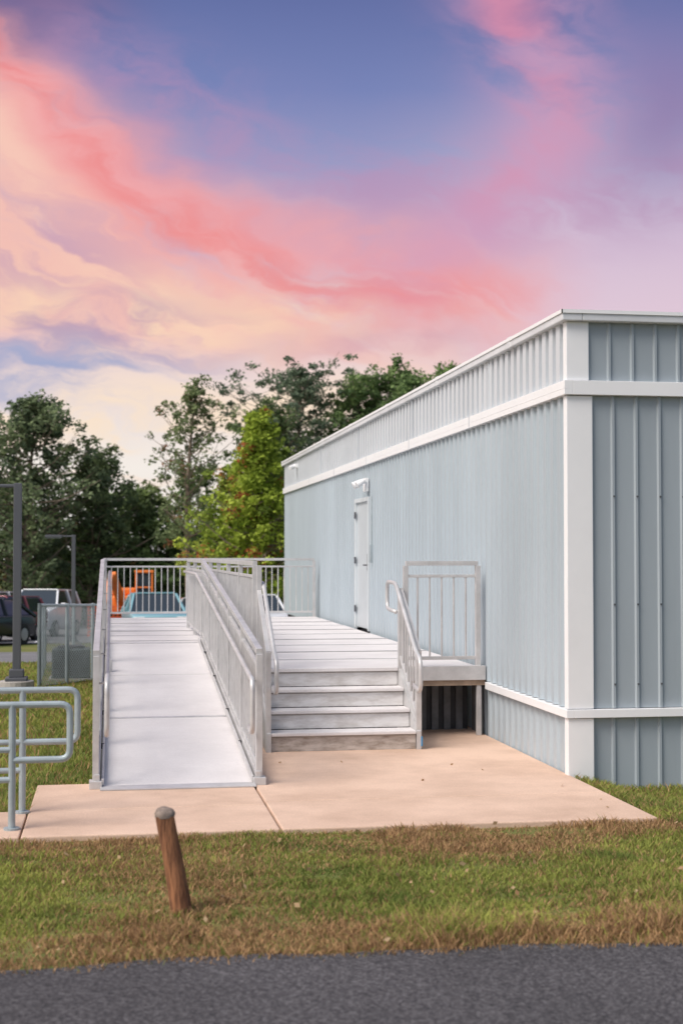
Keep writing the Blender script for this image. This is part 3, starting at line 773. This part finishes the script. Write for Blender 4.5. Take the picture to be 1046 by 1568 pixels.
fib2=noise(comb(mul(uu,4.5),mul(vv,13.0),5.7),1.5,8,.55,.10)
puff=noise(comb(mul(sw,9.0),mul(add(tw,mul(sw,.2)),20.0),9.0),1.4,9,.58,.10)
horiz=noise(comb(mul(sw,7.0),mul(add(tw,mul(sw,.12)),30.0),2.0),1.2,8,.58,.1)
cr_=N.new('ShaderNodeValToRGB'); e=cr_.color_ramp.elements
stops=[(0,(.93,.92,.91)),(.06,(.96,.93,.90)),(.11,(.95,.88,.85)),(.16,(.90,.80,.82)),(.21,(.77,.70,.81)),(.27,(.60,.62,.78)),(.33,(.47,.52,.72)),(.42,(.36,.41,.62))]
e[0].position=0; e[0].color=(*lin(stops[0][1]),1); e[1].position=1; e[1].color=(*lin(stops[-1][1]),1)
for p,c in stops[1:-1]:
    k=e.new(p/.42); k.color=(*lin(c),1)
inp(cr_.inputs[0],mth('DIVIDE',tt,.42,clamp=True)); col=cr_.outputs[0]
rgt=mul(sstep(s,.16,.34),sstep(tt,.38,.16))
col=mix(mul(rgt,.75),col,lin((.87,.78,.85)))
left=sstep(s,.34,.14)
veil=mul(mul(sstep(d1,.05,-.01),sstep(tw,.125,.175)),left)
col=mix(mul(veil,sstep(fib2,.20,.55)),col,lin((.95,.75,.71)))
crm=mul(mul(gauss(sub_(tw,.172),.028),sstep(puff,.36,.60)),mul(left,sstep(s,-.14,.0)))
col=mix(mul(crm,.9),col,lin((.99,.87,.74)))
crm=mul(mul(gauss(add(d1,.055),.028),sstep(fib,.42,.62)),left)
col=mix(mul(crm,.55),col,lin((.98,.82,.74)))
cf=sstep(s,.37,.2)
core=mul(mul(gauss(sub_(d1,.004),.040),sstep(fib2,.25,.52)),cf)
col=mix(mul(core,.95),col,lin((.95,.65,.66)))
core2=mul(mul(gauss(add(d1,.000),.022),sstep(fib,.38,.60)),cf)
col=mix(mul(core2,.75),col,lin((.93,.54,.54)))
vf=mul(gauss(sub_(d1,.066),.034),sstep(puff,.32,.6)); col=mix(mul(vf,.6),col,lin((.74,.57,.71)))
mv=mul(mul(gauss(sub_(tw,.160),.022),sstep(s,.14,.02)),sstep(horiz,.58,.40))
col=mix(mul(mv,.8),col,lin((.73,.60,.70)))
mv=mul(mul(gauss(sub_(tw,.215),.03),sstep(s,.06,-.04)),sstep(fib,.58,.42)); col=mix(mul(mv,.6),col,lin((.72,.58,.72)))
col=mix(mul(mul(gauss(sub_(tw,.132),.022),sstep(s,.12,-.03)),sstep(horiz,.62,.38)),col,lin((.64,.67,.80)))
mv2=mul(mul(gauss(sub_(tw,.15),.012),gauss(sub_(s,.19),.08)),sstep(puff,.3,.6)); col=mix(mul(mv2,.7),col,lin((.80,.60,.68)))
scv=curve(tt,[(0,.15),(.17,.20),(.24,.27),(.3,.322),(.36,.305),(.45,.285),(.8,.3)],0,.8,0,.6)
d2=sub_(sw,scv)
col=mix(mul(mul(gauss(d2,.052),sstep(tt,.12,.26)),mul(sstep(puff,.22,.58),.75)),col,lin((.82,.62,.74)))
col=mix(mul(mul(gauss(sub_(d2,-.012),.024),sstep(tt,.2,.34)),mul(sstep(fib2,.38,.62),.6)),col,lin((.88,.54,.64)))
col=mix(mul(mul(gauss(sub_(sw,.41),.05),gauss(sub_(tt,.31),.06)),.7),col,lin((.56,.48,.66)))
col=mix(mul(mul(sstep(s,.05,-.06),sstep(tw,.33,.39)),.8),col,lin((.44,.39,.56)))
hz=mul(mul(gauss(sub_(tw,.095),.026),sstep(s,.26,.1)),sstep(horiz,.42,.62))
col=mix(mul(hz,.8),col,lin((.99,.89,.77)))
hz=mul(gauss(sub_(tw,.06),.022),sstep(horiz,.46,.62)); col=mix(mul(hz,.5),col,lin((.98,.86,.78)))
bg1=N.new('ShaderNodeBackground'); L.new(col,bg1.inputs['Color']); bg1.inputs['Strength'].default_value=1.0
sky=N.new('ShaderNodeTexSky'); sky.sky_type='NISHITA'; sky.sun_disc=False
SE,SA=50,-118
sky.sun_elevation=R(SE); sky.sun_rotation=R(SA); sky.air_density=1.0; sky.dust_density=4.0; sky.ozone_density=.6
bg2=N.new('ShaderNodeBackground'); L.new(sky.outputs[0],bg2.inputs['Color']); bg2.inputs['Strength'].default_value=0.14
front=mul(sstep(dy,.1,.6),sstep(dz,.75,.45))
ms=N.new('ShaderNodeMixShader'); L.new(front,ms.inputs[0]); L.new(bg2.outputs[0],ms.inputs[1]); L.new(bg1.outputs[0],ms.inputs[2])
o=N.new('ShaderNodeOutputWorld'); L.new(ms.outputs[0],o.inputs['Surface'])

sun=bpy.data.lights.new('sun','SUN'); sun.energy=2.4; sun.angle=R(30); sun.color=(1,.95,.88)
so=bpy.data.objects.new('sun',sun); COL.objects.link(so)
az=R(SA); el=R(SE); dirv=Vector((math.sin(az)*math.cos(el),math.cos(az)*math.cos(el),math.sin(el)))
so.rotation_euler=dirv.to_track_quat('Z','Y').to_euler()

cam=bpy.data.cameras.new('camera'); co=bpy.data.objects.new('camera',cam); COL.objects.link(co)
cam.sensor_fit='HORIZONTAL'; cam.sensor_width=24; cam.lens=50; cam.clip_end=3000; cam.clip_start=.1
co.location=(0,0,1.84); co.rotation_euler=(R(91.71),0,R(-9.15))
cam.dof.use_dof=True; cam.dof.focus_distance=13; cam.dof.aperture_fstop=2.2
scene.camera=co
scene.view_settings.view_transform='Standard'; scene.view_settings.look='None'; scene.view_settings.exposure=0
